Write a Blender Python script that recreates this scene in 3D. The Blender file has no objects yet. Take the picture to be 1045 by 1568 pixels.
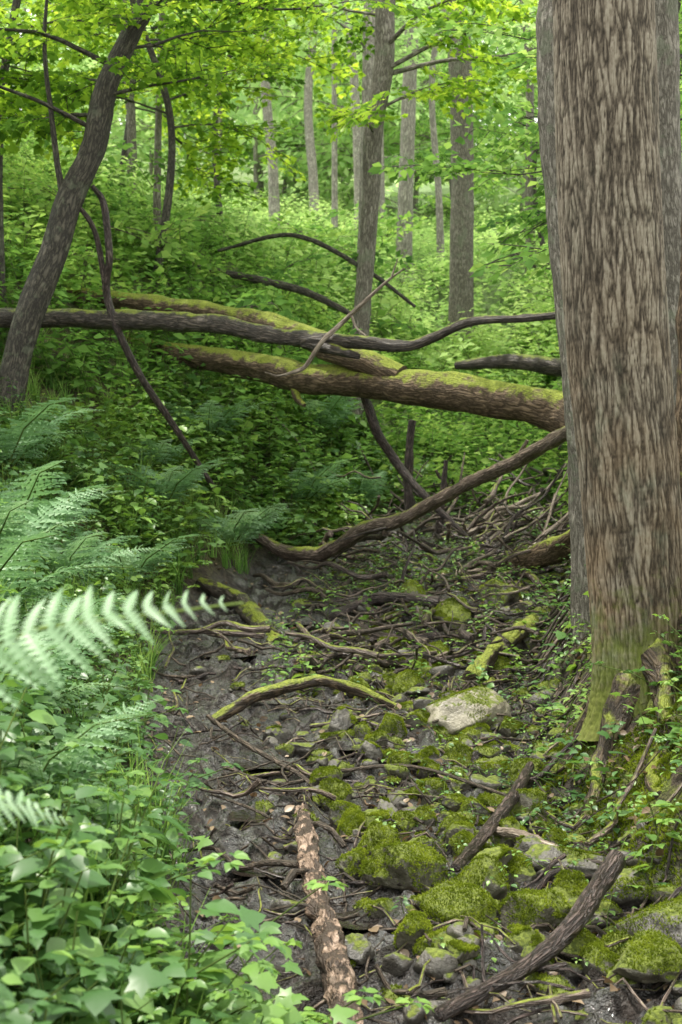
import bpy, math, numpy as np, bmesh
from mathutils import Vector
rng = np.random.default_rng(11)
PI = math.pi
# ------------------------------------------------------------------ noise
def _h(ix, iy, iz, s):
    h = (ix*374761393 + iy*668265263 + iz*1442695041 + s*974711) & 0xffffffff
    h = ((h ^ (h >> 13))*1274126177) & 0xffffffff
    h = h ^ (h >> 16)
    return (h & 0xffff)/65535.0
def vn(p, s=0):
    p = np.asarray(p, float); i = np.floor(p).astype(np.int64); f = p-i; f = f*f*(3-2*f)
    r = 0
    for a in (0, 1):
        wa = f[:, 0] if a else 1-f[:, 0]
        for b in (0, 1):
            wb = f[:, 1] if b else 1-f[:, 1]
            for c in (0, 1):
                wc = f[:, 2] if c else 1-f[:, 2]
                r = r+wa*wb*wc*_h(i[:, 0]+a, i[:, 1]+b, i[:, 2]+c, s)
    return r
def fbm(p, o=4, s=0):
    p = np.asarray(p, float); r = 0; a = .5; t = 0
    for k in range(o):
        r = r+a*vn(p*(2.03**k)+k*7.3, s+k); t += a; a *= .5
    return r/t
def xyz(x, y, z=0):
    x = np.asarray(x, float); y = np.asarray(y, float)
    return np.stack([x.ravel(), y.ravel(), np.broadcast_to(z, x.shape).ravel()], 1)
def sst(t):
    t = np.clip(t, 0, 1); return t*t*(3-2*t)
# ------------------------------------------------------------------ terrain
YB = [-8, 0, 4, 5, 6, 7, 8, 9, 10, 11, 12, 13, 14, 15, 17, 20, 28, 40, 70, 120, 170]
ZB = [-.3, -.05, .1, .19, .22, .26, .37, .49, .61, .77, .93, 1.09, 1.28, 1.48, 1.87, 2.75, 5.3, 8.6, 16, 29, 44]
YE = [-8, 2, 4.2, 5, 6, 7, 8.5, 10, 11.5, 13, 15, 17, 20, 30, 60]
XL = [-.2, -.15, -.32, -.44, -.65, -.85, -1.12, -1.3, -1.05, -.62, .2, .9, 1.4, 2, 2]
XR = [.9, .9, 1.15, 1.1, .92, .88, 1.15, 1.45, 1.7, 1.95, 2.2, 2.4, 2.6, 3, 3]
def masks(x, y):
    xl = np.interp(y, YE, XL); xr = np.interp(y, YE, XR)
    wob = (vn(xyz(x*1.3, y*1.3, 3.1))-.5)*.35
    tl = np.maximum(0, xl-x+wob*.6); tr = np.maximum(0, x-xr+wob*.5)
    return tl, tr
def hfun(x, y):
    x = np.atleast_1d(np.asarray(x, float)).ravel(); y = np.atleast_1d(np.asarray(y, float)).ravel()
    tl, tr = masks(x, y)
    far = sst((y-16)/22)
    sl = 1.0*(1-far)+.12*far; sr = 1.25*(1-far)+.10*far
    ul = tl*tl/(tl+.12); ur = tr*tr/(tr+.10)
    z = np.interp(y, YB, ZB)
    z = z+5*(1-np.exp(-sl*ul/5))+3.2*(1-np.exp(-sr*ur/3.2))
    m = 1-sst((tl+tr)/.25)
    q = xyz(x, y)
    w = q+np.stack([(vn(q*6, 41)-.5)*.12, (vn(q*6+5, 42)-.5)*.12, 0*q[:, 0]], 1)
    lump = (fbm(q*3.5, 2, 1)-.5)*.09+(np.abs(vn(w*8.5, 5)-.5)-.22)*.19+(np.abs(vn(w*19, 9)-.5)-.25)*.055
    lump = np.maximum(lump, -.075)
    bank = (fbm(q*1.7, 4, 21)-.5)*.28+(fbm(q*9, 3, 4)-.5)*.09
    big = (fbm(q*.22, 3, 31)-.5)*2.2*sst((y-14)/25)
    return z+m*lump+(1-m)*bank+big
def H(x, y): return float(hfun(x, y)[0])
# ------------------------------------------------------------------ mesh builder
class MB:
    def __init__(s): s.V=[]; s.F=[]; s.M=[]; s.R=[]; s.B=[]; s.n=0
    def add(s, v, f, mat=0, r=.5, b=None):
        v = np.asarray(v, float); f = np.asarray(f, np.int64)
        s.V.append(v); s.F.append(f+s.n); s.M.append(np.full(len(f), mat, np.int32))
        s.R.append(np.broadcast_to(np.asarray(r, float), (len(v),)))
        s.B.append(v if b is None else np.asarray(b, float)); s.n += len(v)
    def inst(s, T, pos, R, sc, rnd=None, mat=0):
        v, f, r = T; N = len(pos)
        if N == 0: return
        sc = np.broadcast_to(np.asarray(sc, float), (N,))
        vv = np.einsum('nij,kj->nki', R, v)*sc[:, None, None]+np.asarray(pos)[:, None, :]
        ff = f[None]+(np.arange(N)*len(v))[:, None, None]
        if rnd is None: rnd = rng.random(N)
        rr = .55*r[None]+.45*np.asarray(rnd)[:, None]
        s.add(vv.reshape(-1, 3), ff.reshape(-1, f.shape[1]), mat, rr.ravel())
    def build(s, name, mats, smooth=True):
        me = bpy.data.meshes.new(name)
        V = np.concatenate(s.V).astype(np.float32)
        L = np.concatenate([f.ravel() for f in s.F]).astype(np.int32)
        S = np.concatenate([np.full(len(f), f.shape[1], np.int32) for f in s.F])
        me.vertices.add(len(V)); me.vertices.foreach_set('co', V.ravel())
        me.loops.add(len(L)); me.loops.foreach_set('vertex_index', L)
        me.polygons.add(len(S))
        st = np.concatenate([[0], np.cumsum(S)[:-1]]).astype(np.int32)
        me.polygons.foreach_set('loop_start', st)
        try: me.polygons.foreach_set('loop_total', S)
        except Exception: pass
        for m in mats: me.materials.append(m)
        me.polygons.foreach_set('material_index', np.concatenate(s.M))
        me.update(calc_edges=True)
        me.polygons.foreach_set('use_smooth', np.full(len(S), smooth))
        a = me.attributes.new('rnd', 'FLOAT', 'POINT'); a.data.foreach_set('value', np.concatenate(s.R).astype(np.float32))
        b = me.attributes.new('bco', 'FLOAT_VECTOR', 'POINT'); b.data.foreach_set('vector', np.concatenate(s.B).astype(np.float32).ravel())
        o = bpy.data.objects.new(name, me); bpy.context.scene.collection.objects.link(o)
        return o
def nrm(v): return v/np.maximum(np.linalg.norm(v, axis=-1, keepdims=True), 1e-9)
def frames(d, up):
    d = nrm(np.asarray(d, float)); up = np.asarray(up, float)
    x = nrm(np.cross(d, up)); z = np.cross(x, d)
    return np.stack([x, d, z], -1)
# ------------------------------------------------------------------ tubes
def spline(P, n):
    P = np.asarray(P, float); k = len(P)
    if k == 2: P = np.array([P[0], (P[0]+P[1])/2, P[1]]); k = 3
    E = np.vstack([2*P[0]-P[1], P, 2*P[-1]-P[-2]])
    t = np.linspace(0, k-1-1e-6, n); i = t.astype(int); f = (t-i)[:, None]
    a, b, c, d = E[i], E[i+1], E[i+2], E[i+3]
    return .5*(2*b+(c-a)*f+(2*a-5*b+4*c-d)*f**2+(3*b-a-3*c+d)*f**3)
def tube(mb, P, rad, segs=10, step=.08, mat=0, rough=.08, seed=0, caps=True, ridge=0, flare=None, nmax=900):
    P = np.asarray(P, float); L = np.linalg.norm(np.diff(P, axis=0), axis=1).sum()
    n = int(max(4, min(nmax, L/step)))
    rr = spline(np.stack([np.interp(np.linspace(0, 1, len(P)), np.linspace(0, 1, len(rad)), rad)]*3, 1), n)[:, 0]
    C = spline(P, n)
    T = nrm(np.gradient(C, axis=0)); s = np.concatenate([[0], np.cumsum(np.linalg.norm(np.diff(C, axis=0), axis=1))])
    ref = np.array([0, 1., 0]) if abs(T[0][2]) > .7 else np.array([0, 0, 1.])
    X = nrm(np.cross(T, ref)); Y = np.cross(T, X)
    a = np.linspace(0, 2*PI, segs, endpoint=False)
    ca, sa = np.cos(a), np.sin(a)
    R = np.repeat(rr[:, None], segs, 1)
    q = np.stack([np.repeat(ca[None]*rr.mean(), n, 0).ravel(), np.repeat(sa[None]*rr.mean(), n, 0).ravel(), np.repeat(s[:, None], segs, 1).ravel()], 1)
    sc = 1.0/max(rr.mean(), .01)
    R = R*(1+rough*2*(fbm(q*np.array([sc, sc, sc*.35])+seed*3.7, 3, seed)-.5).reshape(n, segs)*1.6)
    hr = np.full(n*segs, .5)
    if ridge > 0:
        wz = (fbm(q*np.array([9, 9, 5]), 2, 3)-.5)*.12
        def tw(k):
            g = k*q[:, 2]+wz; c, s_ = np.cos(g), np.sin(g)
            return np.stack([q[:, 0]*c-q[:, 1]*s_, q[:, 0]*s_+q[:, 1]*c, q[:, 2]], 1)
        n1 = np.abs(vn(tw(.35)*np.array([62, 62, 5.6]), 12)-.5); n2 = np.abs(vn(tw(-.35)*np.array([62, 62, 5.6])+4, 13)-.5)
        n3 = np.abs(vn(q*np.array([110, 110, 34])+9, 15)-.5)
        rd = np.clip(np.minimum(n1, n2)*6.5, 0, 1)*.68+np.clip(n3*3.5, 0, 1)*.34
        hr = rd; R = R+ridge*(rd-.5).reshape(n, segs)
    if flare is not None: R = R*flare(s, a)
    v = C[:, None, :]+R[..., None]*(ca[None, :, None]*X[:, None, :]+sa[None, :, None]*Y[:, None, :])
    idx = np.arange(n*segs).reshape(n, segs)
    f = np.stack([idx[:-1], np.roll(idx[:-1], -1, 1), np.roll(idx[1:], -1, 1), idx[1:]], -1).reshape(-1, 4)
    mb.add(v.reshape(-1, 3), f, mat, hr, q+seed*1.3)
    if caps:
        for e, r0 in ((0, 0), (n-1, 1)):
            c = C[e]+(T[e]*(-.3 if e == 0 else .3)*rr[e])
            vv = np.vstack([v[e], c[None]])
            j = np.arange(segs); ff = np.stack([j, np.roll(j, -1), np.full(segs, segs)], 1)
            if e == 0: ff = ff[:, ::-1]
            mb.add(vv, ff, mat, .9, np.vstack([q[e*segs:(e+1)*segs], q[e*segs:e*segs+1]*0])+seed*1.3)
    return C, rr
# ------------------------------------------------------------------ materials
def newmat(name):
    m = bpy.data.materials.new(name); m.use_nodes = True
    nt = m.node_tree; nt.nodes.clear(); out = nt.nodes.new('ShaderNodeOutputMaterial')
    return m, nt, out
def N(nt, t, **k):
    n = nt.nodes.new(t)
    for a, b in k.items(): setattr(n, a, b)
    return n
def ramp(nt, src, stops):
    r = N(nt, 'ShaderNodeValToRGB'); e = r.color_ramp.elements
    while len(e) < len(stops): e.new(.5)
    for i, (p, c) in enumerate(stops):
        e[i].position = p; e[i].color = (*c, 1) if len(c) == 3 else c
    nt.links.new(src, r.inputs[0]); return r.outputs[0]
def noise(nt, vec, scale, detail=3, rough=.6, dist=0):
    n = N(nt, 'ShaderNodeTexNoise'); n.inputs['Scale'].default_value = scale
    n.inputs['Detail'].default_value = detail; n.inputs['Roughness'].default_value = rough
    n.inputs['Distortion'].default_value = dist
    if vec is not None: nt.links.new(vec, n.inputs['Vector'])
    return n.outputs['Fac']
def mapping(nt, vec, sc):
    m = N(nt, 'ShaderNodeMapping'); m.inputs['Scale'].default_value = sc; nt.links.new(vec, m.inputs['Vector']); return m.outputs[0]
def attr(nt, name, o='Fac'):
    a = N(nt, 'ShaderNodeAttribute'); a.attribute_name = name; return a.outputs[o]
def mixc(nt, f, a, b):
    m = N(nt, 'ShaderNodeMix', data_type='RGBA')
    for s, i in ((f, 0), (a, 6), (b, 7)):
        if isinstance(s, (tuple, float, int)): m.inputs[i].default_value = (*s, 1) if isinstance(s, tuple) else s
        else: nt.links.new(s, m.inputs[i])
    return m.outputs[2]
def math_(nt, op, a, b=None, clamp=False):
    m = N(nt, 'ShaderNodeMath', operation=op, use_clamp=clamp)
    for i, s in enumerate((a, b)):
        if s is None: continue
        if isinstance(s, (float, int)): m.inputs[i].default_value = s
        else: nt.links.new(s, m.inputs[i])
    return m.outputs[0]
def principled(nt, out, col, rough, h=None, bs=.5, bd=.02, spec=.5):
    p = N(nt, 'ShaderNodeBsdfPrincipled')
    for k, s in (('Base Color', col), ('Roughness', rough), ('Specular IOR Level', spec)):
        if isinstance(s, (tuple, float, int)): p.inputs[k].default_value = (*s, 1) if isinstance(s, tuple) else s
        else: nt.links.new(s, p.inputs[k])
    if h is not None:
        b = N(nt, 'ShaderNodeBump'); b.inputs['Strength'].default_value = bs; b.inputs['Distance'].default_value = bd
        nt.links.new(h, b.inputs['Height']); nt.links.new(b.outputs[0], p.inputs['Normal'])
    if out is not None: nt.links.new(p.outputs[0], out.inputs[0])
    return p
def leafmat(name, stops, trans=.5, tmul=(1.9, 1.7, .6), rough=.42, spec=.5, simple=False):
    m, nt, out = newmat(name)
    r = attr(nt, 'rnd'); c = ramp(nt, r, stops)
    if simple:
        p = N(nt, 'ShaderNodeBsdfDiffuse'); nt.links.new(c, p.inputs[0])
    else: p = principled(nt, None, c, rough, spec=spec)
    t = N(nt, 'ShaderNodeBsdfTranslucent')
    mm = N(nt, 'ShaderNodeMix', data_type='RGBA', blend_type='MULTIPLY'); mm.clamp_result = False
    mm.inputs[0].default_value = 1; mm.inputs[7].default_value = (*tmul, 1); nt.links.new(c, mm.inputs[6])
    nt.links.new(mm.outputs[2], t.inputs[0])
    x = N(nt, 'ShaderNodeMixShader'); x.inputs[0].default_value = trans
    nt.links.new(p.outputs[0], x.inputs[1]); nt.links.new(t.outputs[0], x.inputs[2]); nt.links.new(x.outputs[0], out.inputs[0])
    return m
LG = lambda k=1: [(0, (.04*k, .10*k, .02*k)), (.45, (.13*k, .26*k, .04*k)), (.75, (.33*k, .52*k, .06*k)), (1, (.56*k, .72*k, .11*k))]
M_leaf = leafmat('maple_leaf', LG(.95), .55, (1.4, 1.3, .9), simple=True)
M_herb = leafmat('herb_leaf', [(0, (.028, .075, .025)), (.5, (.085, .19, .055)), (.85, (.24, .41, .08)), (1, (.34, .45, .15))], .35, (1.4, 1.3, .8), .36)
M_far_haze = leafmat('hazed_far_leaf', [(0, (.22, .37, .15)), (.5, (.43, .62, .26)), (1, (.67, .82, .40))], .5, (1.3, 1.25, 1.15), simple=True)  # leaf colour paled to imitate distance haze
M_farlow_haze = leafmat('hazed_undergrowth_leaf', [(0, (.10, .20, .06)), (.5, (.30, .47, .15)), (1, (.58, .74, .29))], .45, (1.3, 1.25, 1.1), simple=True)  # undergrowth paled too, aerial haze painted into the leaf colour
M_mid = leafmat('mid_leaf', [(0, (.035, .09, .03)), (.5, (.16, .31, .07)), (1, (.40, .55, .16))], .45, (1.35, 1.3, 1), simple=True)
M_fern = leafmat('fern_leaf', [(0, (.08, .18, .07)), (.6, (.18, .33, .15)), (.8, (.30, .46, .26)), (1, (.48, .62, .44))], .35, (1.25, 1.25, 1), .45)
M_moss = leafmat('moss_tuft', [(0, (.04, .06, .008)), (.5, (.15, .20, .02)), (1, (.40, .46, .06))], .3, (1.3, 1.3, .6), .8, .2, simple=True)
M_stem = leafmat('green_stem', [(0, (.06, .10, .03)), (1, (.16, .22, .06))], .1, simple=True)
M_dead = leafmat('dead_leaf', [(0, (.08, .055, .03)), (.5, (.19, .13, .08)), (.85, (.34, .25, .16)), (1, (.45, .26, .08))], .15, (1.3, 1.1, .8), .4)

def bark(name, dark, light, moss=0., sc=40, st=.16, wet=.75, lichen=0., patch=None):
    m, nt, out = newmat(name)
    b = attr(nt, 'bco', 'Vector')
    v = mapping(nt, b, (1, 1, st))
    n1 = noise(nt, v, sc, 3, .6, .4); n2 = noise(nt, b, sc*.25, 3, .6); n3 = noise(nt, b, sc*3, 2, .7)
    rd = math_(nt, 'MULTIPLY', math_(nt, 'ABSOLUTE', math_(nt, 'SUBTRACT', n1, .5)), 5.5, True)
    h = math_(nt, 'ADD', rd, math_(nt, 'MULTIPLY', n3, .35))
    c = ramp(nt, h, [(0.05, tuple(x*.35 for x in dark)), (.35, dark), (1, light)])
    c = mixc(nt, ramp(nt, n2, [(.4, (0, 0, 0)), (.65, (1, 1, 1))]), c, mixc(nt, .45, c, tuple(x*.5 for x in dark)))
    if patch:
        pf = ramp(nt, noise(nt, mapping(nt, b, (1, 1, .4)), 22, 4, .65), [(.47, (0, 0, 0)), (.52, (1, 1, 1))])
        c = mixc(nt, pf, c, patch)
        h = math_(nt, 'SUBTRACT', h, math_(nt, 'MULTIPLY', pf, 1.2))
    if lichen > 0:
        c = mixc(nt, math_(nt, 'MULTIPLY', ramp(nt, noise(nt, b, 5, 4, .7), [(.55, (0, 0, 0)), (.62, (1, 1, 1))]), lichen), c, (.22, .26, .17))
    if moss > 0:
        g = N(nt, 'ShaderNodeNewGeometry'); sp = N(nt, 'ShaderNodeSeparateXYZ'); nt.links.new(g.outputs['Normal'], sp.inputs[0])
        mz = math_(nt, 'ADD', sp.outputs[2], math_(nt, 'MULTIPLY', math_(nt, 'SUBTRACT', noise(nt, b, 7, 4, .7), .5), 2.4))
        f = ramp(nt, mz, [(max(0, .75-moss*.6), (0, 0, 0)), (min(1, 1.0-moss*.45), (1, 1, 1))])
        mc = ramp(nt, noise(nt, b, 60, 3, .7), [(.3, (.08, .105, .012)), (.7, (.28, .32, .04))])
        c = mixc(nt, f, c, mc)
    principled(nt, out, c, wet, h, .8, .012, .35)
    return m
def bigbark():
    m, nt, out = newmat('furrowed_bark')
    r = attr(nt, 'rnd'); b = attr(nt, 'bco', 'Vector')
    n3 = noise(nt, mapping(nt, b, (1, 1, .4)), 120, 3, .7)
    h = math_(nt, 'ADD', r, math_(nt, 'MULTIPLY', math_(nt, 'SUBTRACT', n3, .5), .6))
    c = ramp(nt, h, [(0.05, (.022, .017, .012)), (.35, (.068, .054, .040)), (.65, (.145, .119, .090)), (1.0, (.25, .218, .172))])
    pos = N(nt, 'ShaderNodeNewGeometry'); sp = N(nt, 'ShaderNodeSeparateXYZ'); nt.links.new(pos.outputs['Position'], sp.inputs[0])
    low = ramp(nt, math_(nt, 'MULTIPLY', sp.outputs[2], .25), [(.2, (1, 1, 1)), (.72, (0, 0, 0))])
    f = math_(nt, 'MULTIPLY', math_(nt, 'MULTIPLY', low, ramp(nt, noise(nt, b, 3.2, 3, .6), [(.4, (0, 0, 0)), (.6, (1, 1, 1))])), .6)
    c = mixc(nt, f, c, mixc(nt, h, (.05, .03, .015), (.27, .17, .09)))
    f2 = math_(nt, 'MULTIPLY', ramp(nt, noise(nt, mapping(nt, b, (1, 1, .5)), 4.5, 4, .7), [(.52, (0, 0, 0)), (.66, (1, 1, 1))]), .6)
    f2 = math_(nt, 'MULTIPLY', f2, math_(nt, 'ADD', low, .15))
    c = mixc(nt, f2, c, mixc(nt, h, (.06, .07, .045), (.21, .24, .18)))
    ft = ramp(nt, math_(nt, 'ADD', math_(nt, 'MULTIPLY', sp.outputs[2], .25), math_(nt, 'MULTIPLY', noise(nt, b, 8, 4, .7), .35)), [(.36, (1, 1, 1)), (.48, (0, 0, 0))])
    c = mixc(nt, math_(nt, 'MULTIPLY', ft, .85), c, mixc(nt, n3, (.05, .065, .012), (.20, .24, .04)))
    principled(nt, out, c, .85, n3, .5, .004, .25)
    return m
M_bigbark = bigbark()
M_bark_dark = bark('dark_bark', (.035, .03, .025), (.12, .105, .083), .0, 45, .2, .7, .2)
M_bark_grey = bark('grey_bark', (.12, .105, .085), (.29, .265, .225), .0, 40, .2, .8, .3)
M_bark_far_haze = bark('hazed_pale_bark', (.20, .18, .155), (.42, .39, .34), .0, 30, .2, .8, .3)  # bark lightened for background trunks, haze put into the colour
M_bark_log = bark('mossy_log_bark', (.07, .046, .027), (.22, .155, .10), .7, 36, .2, .8)
M_bark_log2 = bark('wet_log_bark', (.035, .027, .023), (.14, .112, .093), .05, 50, .15, .4)
M_bark_mossy = bark('moss_covered_wood', (.045, .032, .022), (.16, .115, .075), .5, 40, .2, .6)
M_branch = bark('bare_branch', (.085, .06, .048), (.30, .23, .19), .06, 60, .12, .42)
M_stick = bark('wet_stick', (.03, .021, .019), (.15, .11, .10), .0, 70, .15, .3)
M_pale = bark('weathered_wood', (.20, .155, .12), (.46, .39, .32), .0, 60, .08, .6)
M_peel = bark('peeling_bark', (.20, .135, .095), (.46, .335, .26), .0, 30, .35, .6, patch=(.05, .034, .025))
M_twig = bark('twig', (.05, .038, .027), (.16, .12, .09), .0, 60, .2, .6)
def stone(name, base, light, moss):
    m, nt, out = newmat(name)
    tc = N(nt, 'ShaderNodeTexCoord').outputs['Object']
    n1 = noise(nt, tc, 9, 4, .65); n2 = noise(nt, tc, 55, 3, .7); n3 = noise(nt, tc, 14, 3, .7)
    c = ramp(nt, n1, [(.3, tuple(x*.5 for x in base)), (.5, base), (.72, light)])
    c = mixc(nt, math_(nt, 'MULTIPLY', n2, .5), c, tuple(x*.4 for x in base))
    g = N(nt, 'ShaderNodeNewGeometry'); sp = N(nt, 'ShaderNodeSeparateXYZ'); nt.links.new(g.outputs['Normal'], sp.inputs[0])
    mz = math_(nt, 'ADD', sp.outputs[2], math_(nt, 'MULTIPLY', math_(nt, 'SUBTRACT', n3, .5), 2.2))
    f = ramp(nt, mz, [(max(0, .8-moss), (0, 0, 0)), (max(.05, 1.0-moss), (1, 1, 1))])
    mc = ramp(nt, n2, [(.3, (.035, .05, .008)), (.7, (.17, .205, .03))])
    c = mixc(nt, f, c, mc)
    ro = mixc(nt, f, ramp(nt, n1, [(.35, (.2, .2, .2)), (.6, (.6, .6, .6))]), (.95, .95, .95))
    principled(nt, out, c, ro, math_(nt, 'ADD', n1, math_(nt, 'MULTIPLY', n2, .6)), .7, .02, .5)
    return m
M_stone = stone('wet_stone', (.08, .072, .062), (.20, .185, .155), .06)
M_rockmoss = stone('mossy_stone', (.10, .092, .07), (.22, .2, .16), .62)
M_rockpale = stone('pale_stone', (.30, .27, .2), (.48, .44, .35), .1)
def ground():
    m, nt, out = newmat('forest_floor')
    tc = N(nt, 'ShaderNodeTexCoord').outputs['Object']
    mud = attr(nt, 'rnd'); bc = attr(nt, 'bco', 'Vector'); sp = N(nt, 'ShaderNodeSeparateXYZ'); nt.links.new(bc, sp.inputs[0])
    n2 = noise(nt, tc, 24, 4, .7); n3 = noise(nt, tc, 85, 2, .7); n4 = noise(nt, tc, 6, 4, .65)
    cm = ramp(nt, n2, [(.3, (.008, .006, .005)), (.5, (.025, .018, .015)), (.72, (.08, .061, .053))])
    cb = ramp(nt, n2, [(.3, (.018, .013, .008)), (.55, (.07, .05, .03)), (.75, (.15, .11, .07))])
    cg = ramp(nt, n2, [(.3, (.06, .10, .03)), (.6, (.17, .26, .08)), (.8, (.30, .40, .14))])
    cb = mixc(nt, sp.outputs[0], cb, cg)
    cmo = ramp(nt, n3, [(.3, (.05, .07, .008)), (.7, (.2, .24, .03))])
    fm = math_(nt, 'MULTIPLY', sp.outputs[1], ramp(nt, n4, [(.46, (0, 0, 0)), (.58, (1, 1, 1))]))
    cb = mixc(nt, fm, cb, cmo)
    c = mixc(nt, mud, cb, cm)
    ro = mixc(nt, mud, (.9, .9, .9), (.38, .38, .38))
    h = math_(nt, 'ADD', n2, math_(nt, 'MULTIPLY', n3, .3))
    p = principled(nt, out, c, ro, h, 1.0, .07, .5)
    # patchy film of water on the mud
    nt.links.new(math_(nt, 'MULTIPLY', mud, ramp(nt, n4, [(.42, (0, 0, 0)), (.50, (1, 1, 1))])), p.inputs['Coat Weight'])
    p.inputs['Coat Roughness'].default_value = .05; p.inputs['Coat IOR'].default_value = 1.8
    n6 = noise(nt, tc, 38, 2, .5); b2 = N(nt, 'ShaderNodeBump'); b2.inputs['Strength'].default_value = 1; b2.inputs['Distance'].default_value = .025
    nt.links.new(math_(nt, 'ADD', n6, math_(nt, 'MULTIPLY', n2, 1.5)), b2.inputs['Height']); nt.links.new(b2.outputs[0], p.inputs['Coat Normal'])
    return m
M_ground = ground()
def water():
    m, nt, out = newmat('muddy_water')
    tc = N(nt, 'ShaderNodeTexCoord').outputs['Object']
    principled(nt, out, (.02, .016, .013), .04, noise(nt, tc, 26, 2, .5), .5, .008, .9)
    return m
M_water = water()
# ------------------------------------------------------------------ ground mesh
xs = np.concatenate([np.linspace(-110, -6, 40, endpoint=False), np.linspace(-6, -2, 60, endpoint=False), np.arange(-2, 2.6, .019), np.linspace(2.6, 6, 50, endpoint=False), np.linspace(6, 110, 40)])
ys = np.concatenate([np.linspace(-10, 2.5, 30, endpoint=False), np.linspace(2.5, 3.8, 30, endpoint=False), np.arange(3.8, 12, .022), np.linspace(12, 20, 110, endpoint=False), np.linspace(20, 50, 90, endpoint=False), np.linspace(50, 170, 50)])
X, Y = np.meshgrid(xs, ys); x, y = X.ravel(), Y.ravel()
z = hfun(x, y); tl, tr = masks(x, y)
mud = (1-sst((tl+tr)/.3))*(1-sst((y-15)/4))
mossm = 1.3*sst((tr-.0)/.15)*(1-sst((y-9)/3))+.5*sst((tl)/.5)
grn = sst((y-12)/8)
mb = MB(); nx, ny = len(xs), len(ys); idx = np.arange(nx*ny).reshape(ny, nx)
f = np.stack([idx[:-1, :-1], idx[:-1, 1:], idx[1:, 1:], idx[1:, :-1]], -1).reshape(-1, 4)
mb.add(np.stack([x, y, z], 1), f, 0, mud, np.stack([grn, np.clip(mossm, 0, 1), 0*grn], 1))
mb.build('ground', [M_ground])
# ------------------------------------------------------------------ leaf templates
def T_ovate(w=.34):
    v = [(0, 0, 0), (0, .3, .0), (0, .65, -.03), (0, 1, -.14), (-w*.75, .2, .05), (-w, .45, .07), (-w*.6, .74, .02), (w*.75, .2, .05), (w, .45, .07), (w*.6, .74, .02)]
    f = [(0, 1, 4), (4, 1, 5), (1, 2, 5), (5, 2, 6), (2, 3, 6), (0, 7, 1), (7, 8, 1), (1, 8, 2), (8, 9, 2), (2, 9, 3)]
    return np.array(v, float), np.array(f), np.full(10, .5)
def T_maple():
    o = [(0, 0), (.16, .06), (.42, -.02), (.34, .2), (.58, .38), (.3, .48), (.24, .66), (0, 1.0), (-.24, .66), (-.3, .48), (-.58, .38), (-.34, .2), (-.42, -.02), (-.16, .06)]
    v = [(a, b, -.22*(a*a+(b-.4)**2)) for a, b in o]+[(0, .35, .02)]
    n = len(o); f = [(i, (i+1) % n, n) for i in range(n)]
    return np.array(v, float), np.array(f), np.full(n+1, .5)
def T_far():
    v = [(0, 0, 0), (.3, .45, .08), (0, 1, -.08), (-.3, .45, .08)]
    return np.array(v, float), np.array([(0, 1, 2), (0, 2, 3)]), np.full(4, .5)
OV, MA, FA = T_ovate(), T_maple(), T_far()
def assemble(leafT, P, D, U, S, Rn):
    m = MB(); m.inst((leafT[0], leafT[1], np.zeros(len(leafT[0]))), np.array(P), frames(np.array(D), np.array(U)), np.array(S), np.array(Rn)/.45)
    return np.concatenate(m.V), np.concatenate(m.F), np.concatenate(m.R)
def merge_tubes(paths):
    m = MB()
    for P, r in paths: tube(m, P, r, 3, .3, rough=0, caps=False)
    return np.concatenate(m.V), np.concatenate([f for f in m.F]), np.full(sum(len(v) for v in m.V), .5)
def spray(leafT, ls=.13, n_side=9, dens=.085, seed=0, tilt=.45):
    g = np.random.default_rng(seed); P=[]; D=[]; U=[]; S=[]; R=[]; paths=[]
    def twig(p0, d, L, keep=True):
        n = max(2, int(L/dens)); pts=[]
        for i in range(n+1):
            t = i/n; pts.append(p0+d*L*t+np.array([0, 0, -.18*L*t*t])+g.normal(0, .01, 3))
        if keep: paths.append((np.array(pts)[[0, len(pts)//2, -1]], [.007, .003]))
        for i in range(1, n+1):
            for sgn in (-1, 1):
                if g.random() < .12: continue
                a = sgn*(.9+g.normal(0, .3)) if i < n else sgn*.4
                c, s_ = math.cos(a), math.sin(a)
                dd = np.array([d[0]*c-d[1]*s_, d[0]*s_+d[1]*c, -.25+g.normal(0, .25)])
                P.append(pts[i]); D.append(dd); U.append(np.array([0, 0, 1])+g.normal(0, tilt, 3)); S.append(ls*g.uniform(.6, 1.2)); R.append(g.random())
    twig(np.zeros(3), np.array([0, 1., 0]), 1.0)
    for i in range(n_side):
        t = .12+.8*i/n_side; s = 1 if i % 2 else -1; a = s*g.uniform(.7, 1.1)
        twig(np.array([0, t, -.18*t*t]), np.array([-math.sin(a), math.cos(a), g.normal(0, .12)]), (1-t)*.5+.14, i % 2 == 0)
    return assemble(leafT, P, D, U, S, R), merge_tubes(paths)
SP_N = [spray(MA, .12, 8, .1, i) for i in range(5)]
SP_F = [spray(FA, .14, 9, .10, 20+i, .6) for i in range(4)]
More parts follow.
